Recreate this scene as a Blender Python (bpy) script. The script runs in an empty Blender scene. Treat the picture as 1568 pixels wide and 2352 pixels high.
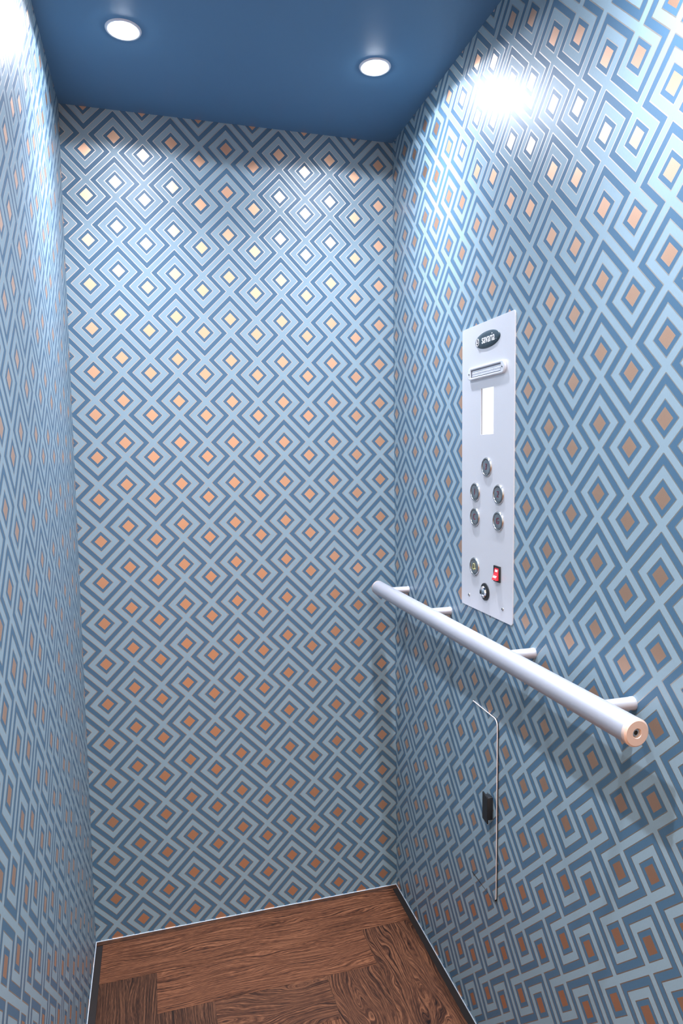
import bpy, bmesh, math, random
from mathutils import Vector, Matrix
random.seed(7)
PI = math.pi
scene = bpy.context.scene
COL = scene.collection

# ------------------------------------------------------------------ room sizes (metres)
W, HC, DEPTH = 0.8501, 2.1357, 1.45          # cab width, ceiling height, depth of the cab (open front)
PH, PV = 0.137, 0.10687                       # wallpaper repeat, across and down

# ------------------------------------------------------------------ helpers
def link(o, parent=None):
    COL.objects.link(o)
    if parent is not None:
        o.parent = parent
    return o

def mesh_obj(name, bm, mats, parent=None, smooth=None):
    me = bpy.data.meshes.new(name)
    bm.normal_update()
    bm.to_mesh(me); bm.free()
    for m in (mats if isinstance(mats, (list, tuple)) else [mats]):
        me.materials.append(m)
    if smooth is not None:
        me.shade_smooth()
        me.set_sharp_from_angle(angle=math.radians(smooth))
    return link(bpy.data.objects.new(name, me), parent)

def struct(o):
    o['kind'] = 'structure'
    return o

def thing(name, label, cat, matrix, group=None):
    o = bpy.data.objects.new(name, None)
    o.empty_display_size = 0.05
    link(o); o.matrix_world = matrix
    o['label'] = label; o['category'] = cat
    if group: o['group'] = group
    return o

def copy_tree(o, parent=None):
    c = o.copy(); COL.objects.link(c)
    if parent is not None: c.parent = parent
    for ch in list(o.children): copy_tree(ch, c)
    return c

def add_box(bm, lo, hi, bevel=0.0, seg=2, mat=0):
    r = bmesh.ops.create_cube(bm, size=1.0)
    vs = r['verts']
    for v in vs:
        v.co = Vector([(lo[i] + hi[i]) / 2 + v.co[i] * (hi[i] - lo[i]) for i in range(3)])
    fs = set(f for v in vs for f in v.link_faces)
    for f in fs: f.material_index = mat
    if bevel > 0:
        es = list(set(e for v in vs for e in v.link_edges))
        rb = bmesh.ops.bevel(bm, geom=es, offset=bevel, segments=seg, profile=0.5, affect='EDGES')
        for f in rb['faces']: f.material_index = mat
    return bm

def add_lathe(bm, prof, c=(0, 0, 0), seg=48, axis='Z', mat=0, sx=1.0, sy=1.0):
    """prof: (radius, height) pairs, revolved round the local axis"""
    rings = []
    for r, h in prof:
        ring = []
        if r < 1e-7:
            ring = [bm.verts.new((0, 0, h))]
        else:
            for i in range(seg):
                a = 2 * PI * i / seg
                ring.append(bm.verts.new((r * math.cos(a) * sx, r * math.sin(a) * sy, h)))
        rings.append(ring)
    for a, b in zip(rings, rings[1:]):
        for i in range(seg):
            j = (i + 1) % seg
            if len(a) == 1 and len(b) == 1: continue
            if len(a) == 1: f = bm.faces.new((a[0], b[i], b[j]))
            elif len(b) == 1: f = bm.faces.new((a[i], b[0], a[j]))
            else: f = bm.faces.new((a[i], b[i], b[j], a[j]))
            f.material_index = mat
    M = Matrix.Identity(4)
    if axis == 'X': M = Matrix.Rotation(PI / 2, 4, 'Y')
    if axis == 'Y': M = Matrix.Rotation(-PI / 2, 4, 'X')
    M = Matrix.Translation(c) @ M
    done = set()
    for ring in rings:
        for v in ring:
            if v not in done: v.co = M @ v.co; done.add(v)
    bmesh.ops.recalc_face_normals(bm, faces=bm.faces[:])
    return bm

def rrect(cx, cy, w, h, r, n=6):
    pts = []
    for sx, sy, a0 in ((1, 1, 0), (-1, 1, 90), (-1, -1, 180), (1, -1, 270)):
        ox, oy = cx + sx * (w / 2 - r), cy + sy * (h / 2 - r)
        for i in range(n + 1):
            a = math.radians(a0 + 90 * i / n)
            pts.append((ox + r * math.cos(a), oy + r * math.sin(a)))
    return pts

def curve_to_mesh(name, cu, mats, parent, mat4=None, smooth=35):
    tmp = bpy.data.objects.new('tmp', cu); COL.objects.link(tmp)
    dg = bpy.context.evaluated_depsgraph_get(); dg.update()
    me = bpy.data.meshes.new_from_object(tmp.evaluated_get(dg))
    bpy.data.objects.remove(tmp); bpy.data.curves.remove(cu)
    me.name = name
    if mat4 is not None: me.transform(mat4)
    me.materials.clear()
    for m in (mats if isinstance(mats, (list, tuple)) else [mats]): me.materials.append(m)
    me.shade_smooth(); me.set_sharp_from_angle(angle=math.radians(smooth))
    return link(bpy.data.objects.new(name, me), parent)

def plate(name, outer, holes, w0, w1, mats, parent, bevel=0.0003):
    """flat plate with holes between heights w0 and w1"""
    cu = bpy.data.curves.new(name, 'CURVE'); cu.dimensions = '2D'; cu.fill_mode = 'BOTH'
    for pts in [outer] + holes:
        s = cu.splines.new('POLY'); s.points.add(len(pts) - 1); s.use_cyclic_u = True
        for p, q in zip(s.points, pts): p.co = (q[0], q[1], 0, 1)
    cu.extrude = (w1 - w0) / 2 - bevel; cu.bevel_depth = bevel; cu.bevel_resolution = 1; cu.offset = -bevel
    return curve_to_mesh(name, cu, mats, parent, Matrix.Translation((0, 0, (w0 + w1) / 2)))

def stroke(name, lines, rad, mats, parent, mat4=None):
    cu = bpy.data.curves.new(name, 'CURVE'); cu.dimensions = '3D'
    for pts, cyc in lines:
        s = cu.splines.new('POLY'); s.points.add(len(pts) - 1); s.use_cyclic_u = cyc
        for p, q in zip(s.points, pts): p.co = (q[0], q[1], q[2] if len(q) > 2 else 0, 1)
    cu.bevel_depth = rad; cu.bevel_resolution = 2; cu.use_fill_caps = True
    return curve_to_mesh(name, cu, mats, parent, mat4)

def text(name, body, size, c, mats, parent, sx=1.0, ext=0.0002, weight=0.0, mat4=None, spacing=1.0):
    cu = bpy.data.curves.new(name, 'FONT')
    cu.body = body; cu.size = size; cu.align_x = 'CENTER'; cu.align_y = 'CENTER'
    cu.extrude = ext; cu.offset = weight; cu.space_character = spacing
    M = Matrix.Translation(c) @ (mat4 if mat4 is not None else Matrix.Identity(4)) @ Matrix.Diagonal((sx, 1, 1, 1))
    return curve_to_mesh(name, cu, mats, parent, M)

# ------------------------------------------------------------------ materials
def new_mat(name):
    m = bpy.data.materials.new(name); m.use_nodes = True
    nt = m.node_tree
    return m, nt, nt.nodes['Principled BSDF']

def simple(name, col, rough=0.5, metal=0.0, noise=0.0, nscale=200.0, spec=0.5, bump=0.0, stretch=None, **kw):
    m, nt, b = new_mat(name)
    b.inputs['Roughness'].default_value = rough
    b.inputs['Metallic'].default_value = metal
    b.inputs['Specular IOR Level'].default_value = spec
    for k, v in kw.items(): b.inputs[k].default_value = v
    tc = nt.nodes.new('ShaderNodeTexCoord')
    mp = nt.nodes.new('ShaderNodeMapping')
    if stretch: mp.inputs['Scale'].default_value = stretch
    nz = nt.nodes.new('ShaderNodeTexNoise'); nz.inputs['Scale'].default_value = nscale; nz.inputs['Detail'].default_value = 3
    nt.links.new(tc.outputs['Object'], mp.inputs[0]); nt.links.new(mp.outputs[0], nz.inputs['Vector'])
    mix = nt.nodes.new('ShaderNodeMix'); mix.data_type = 'RGBA'
    mix.inputs[6].default_value = tuple(c * (1 - noise) for c in col) + (1,)
    mix.inputs[7].default_value = tuple(min(1, c * (1 + noise)) for c in col) + (1,)
    nt.links.new(nz.outputs['Fac'], mix.inputs[0]); nt.links.new(mix.outputs[2], b.inputs['Base Color'])
    if bump > 0:
        bp = nt.nodes.new('ShaderNodeBump'); bp.inputs['Strength'].default_value = bump; bp.inputs['Distance'].default_value = 0.0005
        nt.links.new(nz.outputs['Fac'], bp.inputs['Height']); nt.links.new(bp.outputs[0], b.inputs['Normal'])
    return m

def wallpaper():
    m, nt, b = new_mat('geometric_wallpaper')
    N, L = nt.nodes, nt.links
    def val(x):
        return x
    def M(op, *args, clamp=False):
        n = N.new('ShaderNodeMath'); n.operation = op; n.use_clamp = clamp
        for i, a in enumerate(args):
            if isinstance(a, (int, float)): n.inputs[i].default_value = a
            else: L.new(a, n.inputs[i])
        return n.outputs[0]
    uv = N.new('ShaderNodeUVMap'); uv.uv_map = 'UVMap'
    sp = N.new('ShaderNodeSeparateXYZ'); L.new(uv.outputs[0], sp.inputs[0])
    X = M('MULTIPLY', sp.outputs[0], 33.0)
    Y = M('MULTIPLY', sp.outputs[1], 25.0)
    fx = M('PINGPONG', X, 16.5)
    gx = M('SUBTRACT', 16.5, fx)
    ya = M('WRAP', Y, 10.6, -14.4)
    yb = M('WRAP', M('SUBTRACT', Y, 8.6), 14.4, -10.6)
    dA = M('ADD', fx, M('ABSOLUTE', ya))
    dB = M('ADD', gx, M('ABSOLUTE', yb))
    d = M('MINIMUM', dA, dB)
    vA = M('LESS_THAN', ya, 8.5)
    vB = M('GREATER_THAN', yb, -8.5)
    bandA = M('MULTIPLY', vA, M('LESS_THAN', M('ABSOLUTE', M('SUBTRACT', dA, 12.5)), 1.9))
    bandB = M('MULTIPLY', vB, M('LESS_THAN', M('ABSOLUTE', M('SUBTRACT', dB, 12.5)), 1.9))
    outer = M('MULTIPLY', M('MAXIMUM', bandA, bandB), M('GREATER_THAN', d, 10.6))
    inner = M('LESS_THAN', d, 6.2)
    dark = M('MAXIMUM', outer, inner)
    lw = 0.24
    def edge(dist, v):
        return M('MULTIPLY', v, M('LESS_THAN', M('ABSOLUTE', M('SUBTRACT', M('ABSOLUTE', M('SUBTRACT', dist, 12.5)), 1.9)), lw))
    lines = M('MAXIMUM', M('MAXIMUM', edge(dA, vA), edge(dB, vB)), M('LESS_THAN', M('ABSOLUTE', M('SUBTRACT', d, 6.2)), lw))
    # where a line would run through a neighbour's light ring it is absent
    lines = M('MULTIPLY', lines, M('MAXIMUM', M('GREATER_THAN', d, 10.3), M('LESS_THAN', d, 6.6)))
    centre = M('LESS_THAN', d, 3.75)
    metal = M('MAXIMUM', centre, lines)
    # grain
    tc = N.new('ShaderNodeTexCoord')
    mp = N.new('ShaderNodeMapping'); mp.inputs['Scale'].default_value = (1, 1, 0.12)
    L.new(tc.outputs['Object'], mp.inputs[0])
    nz = N.new('ShaderNodeTexNoise'); nz.inputs['Scale'].default_value = 1500; nz.inputs['Detail'].default_value = 2
    L.new(mp.outputs[0], nz.inputs['Vector'])
    nz2 = N.new('ShaderNodeTexNoise'); nz2.inputs['Scale'].default_value = 900; nz2.inputs['Detail'].default_value = 4
    L.new(tc.outputs['Object'], nz2.inputs['Vector'])
    def mixc(f, a, c):
        n = N.new('ShaderNodeMix'); n.data_type = 'RGBA'
        if isinstance(f, float): n.inputs[0].default_value = f
        else: L.new(f, n.inputs[0])
        for i, q in ((6, a), (7, c)):
            if isinstance(q, tuple): n.inputs[i].default_value = q + (1,)
            else: L.new(q, n.inputs[i])
        return n.outputs[2]
    light = mixc(nz.outputs['Fac'], P_LIGHT[0], P_LIGHT[1])
    darkc = mixc(nz.outputs['Fac'], P_DARK[0], P_DARK[1])
    foil = mixc(nz2.outputs['Fac'], P_FOIL[0], P_FOIL[1])
    c = mixc(dark, light, darkc)
    c = mixc(lines, c, P_LINE)
    c = mixc(centre, c, foil)
    L.new(c, b.inputs['Base Color'])
    L.new(metal, b.inputs['Metallic'])
    L.new(M('ADD', 0.43, M('MULTIPLY', metal, 0.06)), b.inputs['Roughness'])
    b.inputs['Specular IOR Level'].default_value = 0.42
    L.new(metal, b.inputs['Coat Weight']); b.inputs['Coat Roughness'].default_value = 0.40; b.inputs['Coat IOR'].default_value = 2.1
    bp = N.new('ShaderNodeBump'); bp.inputs['Strength'].default_value = 0.25; bp.inputs['Distance'].default_value = 0.0002
    L.new(M('ADD', nz2.outputs['Fac'], M('MULTIPLY', metal, 0.6)), bp.inputs['Height'])
    L.new(bp.outputs[0], b.inputs['Normal'])
    return m

P_LIGHT = ((0.225, 0.325, 0.378), (0.298, 0.410, 0.465))
P_DARK = ((0.056, 0.126, 0.198), (0.082, 0.172, 0.262))
P_FOIL = ((0.72, 0.36, 0.17), (0.90, 0.54, 0.33))
P_LINE = (0.52, 0.45, 0.36)
MAT_PAPER = wallpaper()
MAT_CEIL = simple('blue_ceiling_paint', (0.098, 0.225, 0.375), rough=0.45, noise=0.06, nscale=900, bump=0.15)
MAT_ALU = simple('brushed_aluminium', (0.80, 0.79, 0.80), rough=0.45, metal=0.5, noise=0.05, nscale=300, stretch=(1, 14, 1))
MAT_RAIL = simple('satin_aluminium', (0.60, 0.60, 0.64), rough=0.46, metal=0.65, noise=0.03, nscale=1200)
MAT_STEEL = simple('polished_steel', (0.48, 0.49, 0.49), rough=0.24, metal=1.0, noise=0.04, nscale=600)
MAT_CAP = simple('spun_steel', (0.46, 0.48, 0.48), rough=0.26, metal=1.0, noise=0.15, nscale=250, Anisotropic=0.8)
MAT_CHROME = simple('chrome', (0.75, 0.76, 0.78), rough=0.07, metal=1.0)
MAT_BLACK = simple('black_plastic', (0.012, 0.013, 0.014), rough=0.42, noise=0.3, nscale=400)
MAT_HOLE = simple('dark_recess', (0.01, 0.009, 0.008), rough=0.7)
MAT_RED = simple('red_plastic', (0.85, 0.035, 0.05), rough=0.3)
MAT_WHITE = simple('white_print', (0.85, 0.86, 0.88), rough=0.4)
MAT_MAROON = simple('dark_red_print', (0.17, 0.02, 0.045), rough=0.4)
MAT_YELLOW = simple('yellow_print', (0.42, 0.38, 0.14), rough=0.4)
MAT_SLATE = simple('slate_badge', (0.035, 0.06, 0.075), rough=0.25, noise=0.35, nscale=90)
MAT_CLEAR = simple('clear_plastic', (0.88, 0.90, 0.93), rough=0.10, noise=0.02, **{'Transmission Weight': 0.35})
MAT_REFL = simple('faceted_reflector', (0.85, 0.86, 0.90), rough=0.25, metal=0.3, noise=0.12, nscale=350, bump=0.6)
MAT_SEAM = simple('grey_gasket_jamb_shade', (0.10, 0.11, 0.15), rough=0.5)
MAT_TRIMW = simple('white_edge_bead', (0.62, 0.66, 0.70), rough=0.4)
MAT_RING = simple('white_enamel', (0.80, 0.83, 0.87), rough=0.35)

def emis(name, col, s, bc=0.8):
    m, nt, b = new_mat(name)
    b.inputs['Base Color'].default_value = (bc, bc, bc, 1)
    b.inputs['Emission Color'].default_value = col + (1,)
    b.inputs['Emission Strength'].default_value = s
    b.inputs['Roughness'].default_value = 0.15
    return m
MAT_LENS = emis('lit_lamp_lens', (0.90, 0.94, 1.0), 75.0)
MAT_SCREEN = emis('lit_white_screen', (0.90, 0.94, 1.0), 0.80, 0.3)
MAT_SCREEN2 = emis('lit_screen_figure', (1.0, 1.0, 1.0), 1.0, 0.3)

def wood(name, c0, c1, c2, warp=0.085, wsc=7):
    m, nt, b = new_mat(name)
    N, L = nt.nodes, nt.links
    uv = N.new('ShaderNodeUVMap'); uv.uv_map = 'UVMap'
    # warp
    wn = N.new('ShaderNodeTexNoise'); wn.inputs['Scale'].default_value = wsc; wn.inputs['Detail'].default_value = 2
    mp0 = N.new('ShaderNodeMapping'); mp0.inputs['Scale'].default_value = (0.45, 1.6, 1); L.new(uv.outputs[0], mp0.inputs[0]); L.new(mp0.outputs[0], wn.inputs['Vector'])
    sub = N.new('ShaderNodeVectorMath'); sub.operation = 'SUBTRACT'; sub.inputs[1].default_value = (0.5, 0.5, 0.5); L.new(wn.outputs['Color'], sub.inputs[0])
    sc = N.new('ShaderNodeVectorMath'); sc.operation = 'MULTIPLY'; sc.inputs[1].default_value = (0.0, warp, 0.0); L.new(sub.outputs[0], sc.inputs[0])
    ad = N.new('ShaderNodeVectorMath'); ad.operation = 'ADD'; L.new(uv.outputs[0], ad.inputs[0]); L.new(sc.outputs[0], ad.inputs[1])
    mp = N.new('ShaderNodeMapping'); mp.inputs['Scale'].default_value = (2.6, 165, 1); L.new(ad.outputs[0], mp.inputs[0])
    g = N.new('ShaderNodeTexNoise'); g.inputs['Scale'].default_value = 2.2; g.inputs['Detail'].default_value = 5; g.inputs['Roughness'].default_value = 0.6; L.new(mp.outputs[0], g.inputs['Vector'])
    mpf = N.new('ShaderNodeMapping'); mpf.inputs['Scale'].default_value = (30, 520, 1); L.new(ad.outputs[0], mpf.inputs[0])
    f = N.new('ShaderNodeTexNoise'); f.inputs['Scale'].default_value = 2; f.inputs['Detail'].default_value = 3; L.new(mpf.outputs[0], f.inputs['Vector'])
    ramp = N.new('ShaderNodeValToRGB'); r = ramp.color_ramp
    r.elements[0].position = 0.38; r.elements[0].color = c0 + (1,)
    r.elements[1].position = 0.63; r.elements[1].color = c2 + (1,)
    e = r.elements.new(0.49); e.color = c1 + (1,)
    add = N.new('ShaderNodeMath'); add.operation = 'MULTIPLY_ADD'; add.inputs[1].default_value = 0.35; L.new(f.outputs['Fac'], add.inputs[0])
    mm = N.new('ShaderNodeMath'); mm.operation = 'MULTIPLY'; mm.inputs[1].default_value = 0.65; L.new(g.outputs['Fac'], mm.inputs[0]); L.new(mm.outputs[0], add.inputs[2])
    L.new(add.outputs[0], ramp.inputs[0]); L.new(ramp.outputs[0], b.inputs['Base Color'])
    b.inputs['Roughness'].default_value = 0.5; b.inputs['Specular IOR Level'].default_value = 0.25
    bp = N.new('ShaderNodeBump'); bp.inputs['Strength'].default_value = 0.35; bp.inputs['Distance'].default_value = 0.0006
    L.new(add.outputs[0], bp.inputs['Height']); L.new(bp.outputs[0], b.inputs['Normal'])
    return m
MAT_WOOD = wood('brown_stained_oak', (0.010, 0.003, 0.0015), (0.10, 0.034, 0.014), (0.27, 0.11, 0.052))
MAT_WOOD_D = wood('dark_stained_oak', (0.004, 0.002, 0.0015), (0.045, 0.017, 0.008), (0.15, 0.062, 0.030))
MAT_WOOD_F = wood('figured_stained_oak', (0.005, 0.002, 0.0015), (0.062, 0.022, 0.010), (0.22, 0.090, 0.042), 0.13, 8)
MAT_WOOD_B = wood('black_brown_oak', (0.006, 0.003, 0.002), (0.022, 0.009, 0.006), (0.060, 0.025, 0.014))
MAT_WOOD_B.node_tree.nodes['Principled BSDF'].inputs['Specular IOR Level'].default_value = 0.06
MAT_GROOVE = simple('floor_groove', (0.012, 0.007, 0.005), rough=0.8)

# ------------------------------------------------------------------ setting
def wall(name, corners_uv, thick):
    """corners: inner-face quad (co, uv); thick: vector pointing out of the room"""
    bm = bmesh.new(); uvl = bm.loops.layers.uv.new('UVMap')
    a = [bm.verts.new(c) for c, _ in corners_uv]
    t = Vector(thick)
    bb = [bm.verts.new(Vector(c) + t) for c, _ in corners_uv]
    f = bm.faces.new(a)
    for l, (_, uv) in zip(f.loops, corners_uv): l[uvl].uv = uv
    bm.faces.new(bb[::-1]).material_index = 1
    for i in range(4):
        j = (i + 1) % 4
        bm.faces.new((a[i], bb[i], bb[j], a[j])).material_index = 1
    bmesh.ops.recalc_face_normals(bm, faces=bm.faces[:])
    return struct(mesh_obj(name, bm, [MAT_PAPER, MAT_CEIL]))

def uvB(x, z): return ((x - 0.1230) / PH, (2.0723 - z) / PV)
def uvR(t, z): return ((t + 0.0456) / PH, (2.0773 - z) / PV)
def uvL(t, z): return ((t - 0.0160) / PH, (2.0748 - z) / PV)
wall('wall_back', [((x, 0, z), uvB(x, z)) for x, z in ((0, 0), (W, 0), (W, HC), (0, HC))], (0, 0.02, 0))
wall('wall_right', [((W, -t, z), uvR(t, z)) for t, z in ((0, 0), (DEPTH, 0), (DEPTH, HC), (0, HC))], (0.02, 0, 0))
wall('wall_left', [((0, -t, z), uvL(t, z)) for t, z in ((0, 0), (DEPTH, 0), (DEPTH, HC), (0, HC))], (-0.02, 0, 0))
bm = bmesh.new(); add_box(bm, (-0.02, -DEPTH, HC), (W + 0.02, 0.02, HC + 0.02)); struct(mesh_obj('ceiling', bm, MAT_CEIL))

# parquet: (x0, x1, t0, t1, grain along x?, material)
planks = [
    (0.018, 0.832, 0.016, 0.1555, True, 0), (0.155, 0.6925, 0.1555, 0.286, True, 0),
    (0.287, 0.5605, 0.286, 0.418, True, 4), (0.018, 0.155, 0.1555, 1.10, False, 1),
    (0.155, 0.287, 0.286, 1.05, False, 1), (0.5605, 0.6925, 0.286, 1.00, False, 4),
    (0.6925, 0.832, 0.1555, 1.15, False, 4), (0.287, 0.4240, 0.418, 1.20, False, 1), (0.4240, 0.5605, 0.418, 1.12, False, 0),
    (0.018, 0.155, 1.10, DEPTH, False, 0), (0.155, 0.287, 1.05, DEPTH, False, 0), (0.5605, 0.6925, 1.00, DEPTH, False, 1),
    (0.6925, 0.832, 1.15, DEPTH, False, 0), (0.287, 0.4240, 1.20, DEPTH, False, 0), (0.4240, 0.5605, 1.12, DEPTH, False, 1),
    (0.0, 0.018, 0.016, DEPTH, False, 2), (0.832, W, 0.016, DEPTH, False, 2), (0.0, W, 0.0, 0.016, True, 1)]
bm = bmesh.new(); uvl = bm.loops.layers.uv.new('UVMap')
add_box(bm, (-0.02, -DEPTH, -0.03), (W + 0.02, 0.02, -0.0012), mat=3)
g = 0.00025
for x0, x1, t0, t1, al, mi in planks:
    ou, ov = random.uniform(0, 9), random.uniform(0, 9)
    x0 += g; x1 -= g; t0 += g; t1 -= g
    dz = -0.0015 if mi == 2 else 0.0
    top = [bm.verts.new((x, -t, dz)) for x, t in ((x0, t0), (x0, t1), (x1, t1), (x1, t0))]
    bot = [bm.verts.new((v.co.x, v.co.y, -0.004)) for v in top]
    fs = [bm.faces.new(top)] + [bm.faces.new((top[i], bot[i], bot[(i + 1) % 4], top[(i + 1) % 4])) for i in range(4)]
    for f in fs:
        f.material_index = mi
        for l in f.loops:
            x, t = l.vert.co.x, -l.vert.co.y
            l[uvl].uv = (x + ou, t + ov) if al else (t + ou, x + ov)
bmesh.ops.recalc_face_normals(bm, faces=bm.faces[:])
struct(mesh_obj('floor', bm, [MAT_WOOD, MAT_WOOD_D, MAT_WOOD_B, MAT_GROOVE, MAT_WOOD_F]))

# thin pale bead where the paper meets the floor
for i, (lo, hi) in enumerate((((0.0, -0.0018, 0.0), (W, 0.0, 0.0017)), ((0.0, -DEPTH, -0.0012), (0.0016, -0.0018, 0.0012)), ((W - 0.0016, -DEPTH, -0.0012), (W, -0.0018, 0.0012)))):
    bm = bmesh.new(); add_box(bm, lo, hi, bevel=0.0003, seg=1)
    struct(mesh_obj('trim_%d' % (i + 1), bm, MAT_TRIMW))

# ------------------------------------------------------------------ right wall frame: u = towards the viewer along the wall, v = up, w = into the room
def RW(t, z, w=0.0):
    R = Matrix(((0, 0, -1, W - w), (-1, 0, 0, -t), (0, 1, 0, z), (0, 0, 0, 1)))
    return R

# ------------------------------------------------------------------ control panel
PT, PZ = 0.5540, 0.9525
pan = thing('control_panel', 'tall brushed aluminium lift control panel with floor buttons on the right wall', 'control panel', RW(PT, PZ, 0.0))
def pu(t): return t - PT
def pv(z): return z - PZ
TH = 0.0028
face = plate('face_plate', rrect(0, 0.30, 0.2215, 0.600, 0.006), [rrect(pu(0.5580), pv(1.3722), 0.0540, 0.0945, 0.0008, 2)], 0.0, TH, MAT_ALU, pan, 0.0003)

bm = bmesh.new(); add_box(bm, (pu(0.5580) - 0.0260, pv(1.3722) - 0.0485, 0.0001), (pu(0.5580) + 0.0280, pv(1.3722) + 0.0485, 0.0006))
scr = mesh_obj('display_screen', bm, MAT_SCREEN, pan); scr['label'] = 'lit white display window'
stroke('display_figure', [([(x, y, 0.0007) for x, y in rrect(pu(0.5720), pv(1.352), 0.012, 0.026, 0.004, 4)], True)], 0.0006, MAT_SCREEN2, scr)
bm = bmesh.new(); add_box(bm, (pu(0.5580) - 0.0272, pv(1.3722) - 0.0472, 0.0001), (pu(0.5580) - 0.0258, pv(1.3722) + 0.0472, 0.0012)); mesh_obj('screen_jamb_shade', bm, MAT_SEAM, scr)  # dark strip drawn in as the shade on the recess's left jamb
bm = bmesh.new(); add_box(bm, (pu(0.5580) - 0.0235, pv(1.3290), 0.0005), (pu(0.5580) + 0.0265, pv(1.3345), 0.0008)); mesh_obj('screen_footer', bm, MAT_SCREEN2, scr)

# badge
bt, bz = 0.5580, 1.5155
bm = bmesh.new()
add_lathe(bm, [(0.0, 0.0062), (0.6, 0.0060), (0.9, 0.0050), (0.975, 0.0040), (1.0, 0.0030), (1.0, TH)], c=(pu(bt), pv(bz), 0), seg=72, sx=0.0525, sy=0.0172)
badge = mesh_obj('badge', bm, MAT_SLATE, pan, smooth=50); badge['label'] = 'dark oval maker badge'
text('lettering', 'savaria', 0.0250, (pu(bt) + 0.0085, pv(bz) + 0.0010, 0.0064), MAT_WHITE, badge, sx=0.80, weight=0.0, ext=0.0003)
em = [([(pu(bt) - 0.0372 + 0.0056 * math.cos(a), pv(bz) - 0.001 + 0.0072 * math.sin(a), 0.0060) for a in [2 * PI * i / 32 for i in range(32)]], True),
      ([(pu(bt) - 0.0372 + r * math.cos(a), pv(bz) - 0.001 + 1.25 * r * math.sin(a), 0.0062) for a, r in [(1.2 + 5.2 * i / 20, 0.0032 - 0.0022 * i / 20) for i in range(21)]], False)]
stroke('emblem', em, 0.0007, MAT_WHITE, badge)
bm = bmesh.new(); add_box(bm, (pu(bt) + 0.0405, pv(bz) - 0.0055, 0.0058), (pu(bt) + 0.0413, pv(bz) - 0.0047, 0.0064)); mesh_obj('dot', bm, MAT_WHITE, badge)

# emergency light
lt, lz, lh = 0.5575, 1.4530, 0.0085
lamp = plate('emergency_light', rrect(pu(lt), pv(lz), 0.158, 0.0260, 0.0126, 10), [rrect(pu(lt), pv(lz), 0.1265, 0.0150, 0.0006, 2)], TH, lh, MAT_CLEAR, pan, 0.0020)
lamp['label'] = 'clear emergency light bar'
plate('gasket', rrect(pu(lt), pv(lz), 0.1262, 0.0148, 0.0006, 2), [rrect(pu(lt), pv(lz), 0.1235, 0.0126, 0.0004, 2)], TH, 0.0074, MAT_SEAM, lamp, 0.0001)
bm = bmesh.new(); add_box(bm, (pu(lt) - 0.0617, pv(lz) - 0.0063, TH), (pu(lt) + 0.0617, pv(lz) + 0.0063, 0.0060))
for i in range(20):
    add_lathe(bm, [(0.0026, 0.0060), (0.0018, 0.0066), (0.0, 0.0068)], c=(pu(lt) - 0.058 + i * 0.0061, pv(lz), 0), seg=10)
mesh_obj('reflector', bm, MAT_REFL, lamp, smooth=40)
for s in (-1, 1):
    bm = bmesh.new(); add_lathe(bm, [(0.0, 0.0096), (0.0014, 0.0094), (0.0022, 0.0088), (0.0022, 0.0060)], c=(pu(lt) + s * 0.0700, pv(lz), 0), seg=20)
    add_box(bm, (pu(lt) + s * 0.0700 - 0.0016, pv(lz) - 0.0003, 0.0092), (pu(lt) + s * 0.0700 + 0.0016, pv(lz) + 0.0003, 0.0098), mat=1)
    mesh_obj('screw', bm, [MAT_STEEL, MAT_HOLE], lamp, smooth=50)

# push buttons
def button(t, z, sym, mat, lab):
    cx, cy = pu(t), pv(z)
    bm = bmesh.new()
    add_lathe(bm, [(0.0156, TH), (0.0156, 0.0056), (0.0162, 0.0066), (0.0174, 0.0068), (0.0190, 0.0058), (0.0203, 0.0040), (0.0204, TH)], c=(cx, cy, 0), seg=56)
    b = mesh_obj('push_button', bm, MAT_STEEL, pan, smooth=60); b['label'] = lab
    bm = bmesh.new()
    add_lathe(bm, [(0.0, 0.0050), (0.007, 0.0051), (0.0134, 0.0058), (0.0147, 0.0056), (0.0150, 0.0040), (0.0150, TH)], c=(cx, cy, 0), seg=56)
    mesh_obj('button_cap', bm, MAT_CAP, b, smooth=40)
    if sym == 'bell':
        s = 0.0078
        pts = [(-0.95, -0.55), (-0.62, -0.30), (-0.55, 0.10), (-0.50, 0.50), (-0.28, 0.82), (0, 0.92), (0.28, 0.82), (0.50, 0.50), (0.55, 0.10), (0.62, -0.30), (0.95, -0.55)]
        clap = [(-0.25, -0.62), (-0.16, -0.82), (0, -0.90), (0.16, -0.82), (0.25, -0.62)]
        stroke('bell_symbol', [([(cx + x * s, cy + y * s, 0.0062) for x, y in pts], True), ([(cx + x * s, cy + y * s, 0.0062) for x, y in clap], False)], 0.00065, mat, b)
    else:
        text('numeral' if sym.isdigit() else 'letter', sym, 0.0185, (cx, cy, 0.0058), mat, b, sx=0.85, weight=-0.0002, ext=0.0002)
for t, z, s, l in ((0.5507, 1.2584, '3', 'round steel button marked 3'), (0.5004, 1.2047, '1', 'round steel button marked 1'), (0.6005, 1.2045, '2', 'round steel button marked 2'),
                   (0.4998, 1.1513, 'C', 'round steel button marked C'), (0.6004, 1.1511, 'G', 'round steel button marked G')):
    button(t + 0.0080, z, s, MAT_MAROON, l)
button(0.5073, 1.0444, 'bell', MAT_YELLOW, 'round steel alarm button with bell symbol')

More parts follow.
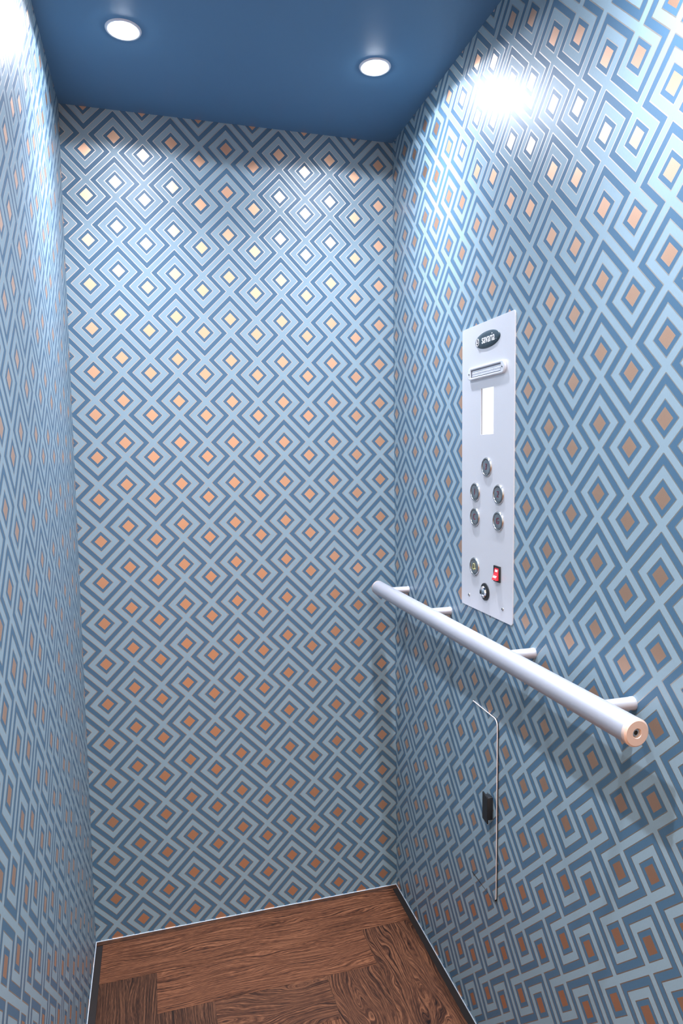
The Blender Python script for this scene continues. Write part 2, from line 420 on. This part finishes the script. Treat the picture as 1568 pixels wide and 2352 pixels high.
# rocker switch
rt, rz = 0.6065, 1.0448
rk = plate('rocker_switch', rrect(pu(rt), pv(rz), 0.0250, 0.0325, 0.001, 2), [rrect(pu(rt), pv(rz), 0.0178, 0.0250, 0.0006, 2)], TH, 0.0060, MAT_BLACK, pan, 0.0004)
rk['label'] = 'red run and stop rocker switch in black frame'
prof = [(0.0122, TH), (0.0122, 0.0050), (0.0, 0.0072), (-0.0118, 0.0118), (-0.0124, 0.0110), (-0.0122, 0.0060), (-0.0122, TH)]
bm = bmesh.new(); A, B = [], []
for v, w in prof:
    A.append(bm.verts.new((pu(rt) - 0.0085, pv(rz) + v, w))); B.append(bm.verts.new((pu(rt) + 0.0085, pv(rz) + v, w)))
n = len(prof)
for i in range(n):
    j = (i + 1) % n; bm.faces.new((A[i], B[i], B[j], A[j]))
bm.faces.new(A); bm.faces.new(B[::-1])
bmesh.ops.recalc_face_normals(bm, faces=bm.faces[:])
mesh_obj('rocker', bm, MAT_RED, rk)
for body, v, w, ang in (('RUN', 0.0062, 0.0063, -0.178), ('STOP', -0.0058, 0.0097, -0.372)):
    M = Matrix.Rotation(ang, 4, 'X')
    text('lettering', body, 0.0060, (pu(rt), pv(rz) + v, w), MAT_WHITE, rk, sx=0.85 if body == 'STOP' else 0.75, weight=0.0003, ext=0.0002, mat4=M)

# key switch
kt, kz = 0.5545, 0.9985
bm = bmesh.new()
add_lathe(bm, [(0.0128, TH), (0.0128, 0.0060), (0.0150, 0.0064), (0.0182, 0.0046), (0.0184, TH)], c=(pu(kt), pv(kz), 0), seg=48)
ks = mesh_obj('key_switch', bm, MAT_BLACK, pan, smooth=40); ks['label'] = 'chrome key switch with black collar'
bm = bmesh.new()
add_lathe(bm, [(0.0, 0.0135), (0.0050, 0.0135), (0.0072, 0.0128), (0.0108, 0.0102), (0.0124, 0.0075), (0.0126, TH)], c=(pu(kt), pv(kz), 0), seg=12)
mesh_obj('lock_barrel', bm, MAT_CHROME, ks, smooth=15)
bm = bmesh.new(); add_lathe(bm, [(0.0, 0.0139), (0.0028, 0.0139), (0.0030, 0.0130)], c=(pu(kt), pv(kz), 0), seg=20)
add_box(bm, (pu(kt) - 0.0006, pv(kz) - 0.0040, 0.0132), (pu(kt) + 0.0006, pv(kz) + 0.0040, 0.0141))
mesh_obj('keyhole', bm, MAT_HOLE, ks)
for t, z in ((0.4812, 0.9777), (0.6278, 0.9778)):
    bm = bmesh.new(); add_lathe(bm, [(0.0, 0.0052), (0.0020, 0.0049), (0.0033, 0.0038), (0.0035, TH)], c=(pu(t), pv(z), 0), seg=24)
    add_lathe(bm, [(0.0, 0.0054), (0.0011, 0.0054), (0.0011, 0.0045)], c=(pu(t), pv(z), 0), seg=6, mat=1)
    mesh_obj('screw', bm, [MAT_STEEL, MAT_HOLE], pan, smooth=50)

# ------------------------------------------------------------------ handrail
RR = 0.019
p_far, p_near = Vector((0.7820, -0.0499, 0.9171)), Vector((0.7820, -1.0955, 0.9212))
ax = (p_far - p_near).normalized()
zrot = ax.to_track_quat('Z', 'Y').to_matrix().to_4x4()
rail = thing('handrail', 'satin aluminium round handrail on four posts below the control panel', 'handrail', Matrix.Translation(p_near) @ zrot)
LEN = (p_far - p_near).length
bm = bmesh.new(); add_lathe(bm, [(RR, 0.0075), (RR, LEN - 0.0075)], seg=72)
mesh_obj('rail_tube', bm, MAT_RAIL, rail, smooth=60)
MAT_ENDCAP = simple('satin_end_cap', (0.80, 0.60, 0.50), rough=0.45, metal=0.35, noise=0.03, nscale=900)  # peach in the base colour stands for reflected warm hall light
for k in (0, 1):
    s, o = (1, 0.0) if k == 0 else (-1, LEN)
    bm = bmesh.new()
    add_lathe(bm, [(0.0055, o + s * 0.0045), (0.0062, o + s * 0.0012), (0.0068, o), (0.0165, o), (0.0190, o + s * 0.0022), (RR, o + s * 0.0074), (0.0170, o + s * 0.0074)], seg=72)
    cap = mesh_obj('end_cap', bm, MAT_ENDCAP, rail, smooth=28); cap['label'] = 'satin end cap with warm hall reflection tinted into its colour'
    bm = bmesh.new(); add_lathe(bm, [(0.0026, o + s * 0.0058), (0.0030, o + s * 0.0028), (0.0052, o + s * 0.0028), (0.0058, o + s * 0.0052)], seg=24)
    add_lathe(bm, [(0.0, o + s * 0.0056), (0.0058, o + s * 0.0056)], seg=6, mat=1)
    mesh_obj('cap_screw', bm, [MAT_STEEL, MAT_HOLE], cap, smooth=40)
inv = rail.matrix_world.inverted()
for y in (-0.107, -0.377, -0.738, -1.003):
    f = (y - p_near.y) / (p_far.y - p_near.y)
    z = p_near.z + f * (p_far.z - p_near.z)
    bm = bmesh.new()
    add_lathe(bm, [(0.0095, 0.782 + 0.012), (0.0095, W - 0.004), (0.0100, W - 0.0030), (0.0100, W)], c=(0, y, z), seg=40, axis='X')
    bm.transform(inv)
    mesh_obj('bracket_post', bm, MAT_RAIL, rail, smooth=50)

# ------------------------------------------------------------------ access hatch
t0, t1, zb, zt = 0.4975, 0.6110, 0.3500, 0.7440
hatch = thing('access_hatch', 'wallpapered access hatch with rounded corners under the handrail on the right wall', 'hatch', RW(t0, zb, 0.0003))
out = [(t0, zb), (t1 - 0.014, zb)]
out += [(t1 - 0.014 + 0.014 * math.sin(a), zb + 0.014 - 0.014 * math.cos(a)) for a in [PI / 2 * i / 8 for i in range(1, 9)]]
out += [(t1, zt - 0.014)] + [(t1 - 0.014 + 0.014 * math.cos(a), zt - 0.014 + 0.014 * math.sin(a)) for a in [PI / 2 * i / 8 for i in range(1, 9)]]
out += [(t0, zt)]
def wd(t): return 0.0006 + 0.0030 * (t - t0) / (t1 - t0)
bm = bmesh.new(); uvl = bm.loops.layers.uv.new('UVMap')
vs = [bm.verts.new((t - t0, z - zb, wd(t))) for t, z in out]
vb = [bm.verts.new((t - t0, z - zb, 0.0)) for t, z in out]
f = bm.faces.new(vs)
for l in f.loops: l[uvl].uv = uvR(l.vert.co.x + t0, l.vert.co.y + zb)
bm.faces.new(vb[::-1])
for i in range(len(vs)):
    j = (i + 1) % len(vs); bm.faces.new((vs[i], vb[i], vb[j], vs[j])).material_index = 1
bmesh.ops.recalc_face_normals(bm, faces=bm.faces[:])
mesh_obj('door_leaf', bm, [MAT_PAPER, MAT_HOLE], hatch)
MAT_EDGE = simple('bare_metal_edge', (0.95, 0.84, 0.80), rough=0.3, metal=0.3)
edge_pts = [(t - t0, z - zb, wd(t) - 0.0004) for t, z in out[7:]]
stroke('edge_trim', [(edge_pts, False)], 0.0011, MAT_EDGE, hatch)
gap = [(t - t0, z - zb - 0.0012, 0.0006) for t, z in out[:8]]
stroke('shadow_gap_strip', [(gap, False)], 0.0010, MAT_HOLE, hatch)  # dark strip drawn in as the shadow below the hatch's bottom edge
# latch pull
ht, hz0, hz1 = 0.5960 - t0, 0.5235 - zb, 0.5720 - zb
bm = bmesh.new()
add_box(bm, (ht - 0.019, hz0, 0.001), (ht - 0.001, hz1, 0.0150), bevel=0.0012)
pull = mesh_obj('pull_handle', bm, MAT_BLACK, hatch, smooth=40); pull['label'] = 'black plastic latch pull'
bm = bmesh.new()
pts = [(ht - 0.0215, hz0 - 0.004), (ht + 0.0005, hz0 - 0.007), (ht + 0.0005, hz1 - 0.002), (ht - 0.003, hz1 + 0.003), (ht - 0.0215, hz1 + 0.006)]
a = [bm.verts.new((x, y, 0.0140)) for x, y in pts]; b2 = [bm.verts.new((x, y, 0.0172)) for x, y in pts]
bm.faces.new(a[::-1]); bm.faces.new(b2)
for i in range(5): bm.faces.new((a[i], a[(i + 1) % 5], b2[(i + 1) % 5], b2[i]))
bmesh.ops.bevel(bm, geom=bm.edges[:], offset=0.0006, segments=2, affect='EDGES')
bmesh.ops.recalc_face_normals(bm, faces=bm.faces[:])
mesh_obj('grip_plate', bm, MAT_BLACK, pull, smooth=40)

# ------------------------------------------------------------------ downlights
def downlight(x, y, label, lens_drop, group='recessed ceiling downlights'):
    d = thing('downlight', label, 'ceiling light', Matrix.Translation((x, y, HC)), group)
    bm = bmesh.new(); add_lathe(bm, [(0.0255, 0.0), (0.0258, -0.0012), (0.0300, -0.0024), (0.0340, -0.0022), (0.0352, 0.0)], seg=64)
    mesh_obj('trim_ring', bm, MAT_RING, d, smooth=60)
    bm = bmesh.new(); add_lathe(bm, [(0.0, -lens_drop), (0.012, -lens_drop * 0.9), (0.021, -lens_drop * 0.6), (0.0254, -0.0012), (0.0254, 0.0)], seg=64)
    mesh_obj('lens', bm, MAT_LENS, d, smooth=60)
    return d
LEFT_L, RIGHT_L = (0.1616, -0.331), (0.6885, -0.333)
downlight(*LEFT_L, 'round lit downlight in the blue ceiling near the left wall', 0.0080)
downlight(*RIGHT_L, 'round lit downlight in the blue ceiling near the right wall', 0.0090)
downlight(0.1616, -1.16, 'round lit downlight in the ceiling beside the open front, left wall side', 0.0045)
downlight(0.6885, -1.16, 'round lit downlight in the ceiling beside the open front, right wall side', 0.0045)

def spot(x, y, power):
    l = bpy.data.lights.new('downlight_beam', 'SPOT')
    l.energy = power; l.color = LCOL
    l.spot_size = math.radians(2 * 80.5); l.spot_blend = 0.10; l.shadow_soft_size = 0.020
    # photometric profile of a frosted lens: strength falls with the angle from straight down
    l.use_nodes = True
    nt = l.node_tree; em = nt.nodes['Emission']
    tc = nt.nodes.new('ShaderNodeTexCoord'); sp = nt.nodes.new('ShaderNodeSeparateXYZ'); nt.links.new(tc.outputs['Normal'], sp.inputs[0])
    ab = nt.nodes.new('ShaderNodeMath'); ab.operation = 'ABSOLUTE'; nt.links.new(sp.outputs[2], ab.inputs[0])
    pw = nt.nodes.new('ShaderNodeMath'); pw.operation = 'POWER'; pw.inputs[1].default_value = BEAM_N; nt.links.new(ab.outputs[0], pw.inputs[0])
    ma = nt.nodes.new('ShaderNodeMath'); ma.operation = 'MULTIPLY_ADD'; ma.inputs[1].default_value = 1 - SPILL; ma.inputs[2].default_value = SPILL
    nt.links.new(pw.outputs[0], ma.inputs[0]); nt.links.new(ma.outputs[0], em.inputs['Strength'])
    em.inputs['Color'].default_value = (1, 1, 1, 1)
    o = bpy.data.objects.new('downlight_beam', l); COL.objects.link(o)
    o.location = (x, y, HC - 0.0110)
LCOL = (0.80, 0.86, 1.02)
PW = 88.0
BEAM_N, SPILL = 4.6, 0.065
for x, y in (LEFT_L, RIGHT_L): spot(x, y, PW)
for x, y in ((0.1616, -1.16), (0.6885, -1.16)): spot(x, y, PW * 1.0)

# warm, dim light of the hall outside the open front
world = bpy.data.worlds.new('hall'); scene.world = world; world.use_nodes = True
wn = world.node_tree; bg = wn.nodes['Background']
# a hall with a bright upper half and a dim brown lower half
tcw = wn.nodes.new('ShaderNodeTexCoord'); spw = wn.nodes.new('ShaderNodeSeparateXYZ'); wn.links.new(tcw.outputs['Generated'], spw.inputs[0])
mr = wn.nodes.new('ShaderNodeMapRange'); mr.inputs['From Min'].default_value = -0.40; mr.inputs['From Max'].default_value = 0.40
wn.links.new(spw.outputs[2], mr.inputs['Value'])
cr = wn.nodes.new('ShaderNodeValToRGB'); r = cr.color_ramp
r.elements[0].position = 0.0; r.elements[0].color = (0.34, 0.13, 0.05, 1)
r.elements[1].position = 1.0; r.elements[1].color = (1.0, 0.90, 0.80, 1)
for p, c in ((0.32, (0.46, 0.20, 0.085, 1)), (0.52, (0.78, 0.48, 0.30, 1)), (0.70, (1.0, 0.81, 0.66, 1))):
    e = r.elements.new(p); e.color = c
wn.links.new(mr.outputs[0], cr.inputs[0]); wn.links.new(cr.outputs[0], bg.inputs[0])
bg.inputs[1].default_value = 1.75

# ------------------------------------------------------------------ camera
cam = bpy.data.cameras.new('camera'); co = bpy.data.objects.new('camera', cam); COL.objects.link(co)
cam.sensor_fit = 'VERTICAL'; cam.sensor_height = 36.0; cam.lens = 1543.256 / 2352 * 36.0
cam.clip_start = 0.01
R = Matrix(((0.9628679, 0.0341462, -0.267805), (-0.2697046, 0.0774275, -0.9598252), (-0.0120389, 0.9964131, 0.0837619)))
co.matrix_world = Matrix.Translation((0.1887234, -1.8066693, 1.2853918)) @ R.to_4x4()
scene.camera = co

scene.view_settings.view_transform = 'Standard'
scene.view_settings.look = 'None'
scene.view_settings.gamma = 1.0
scene.view_settings.use_curve_mapping = False
scene.view_settings.exposure = 0.1
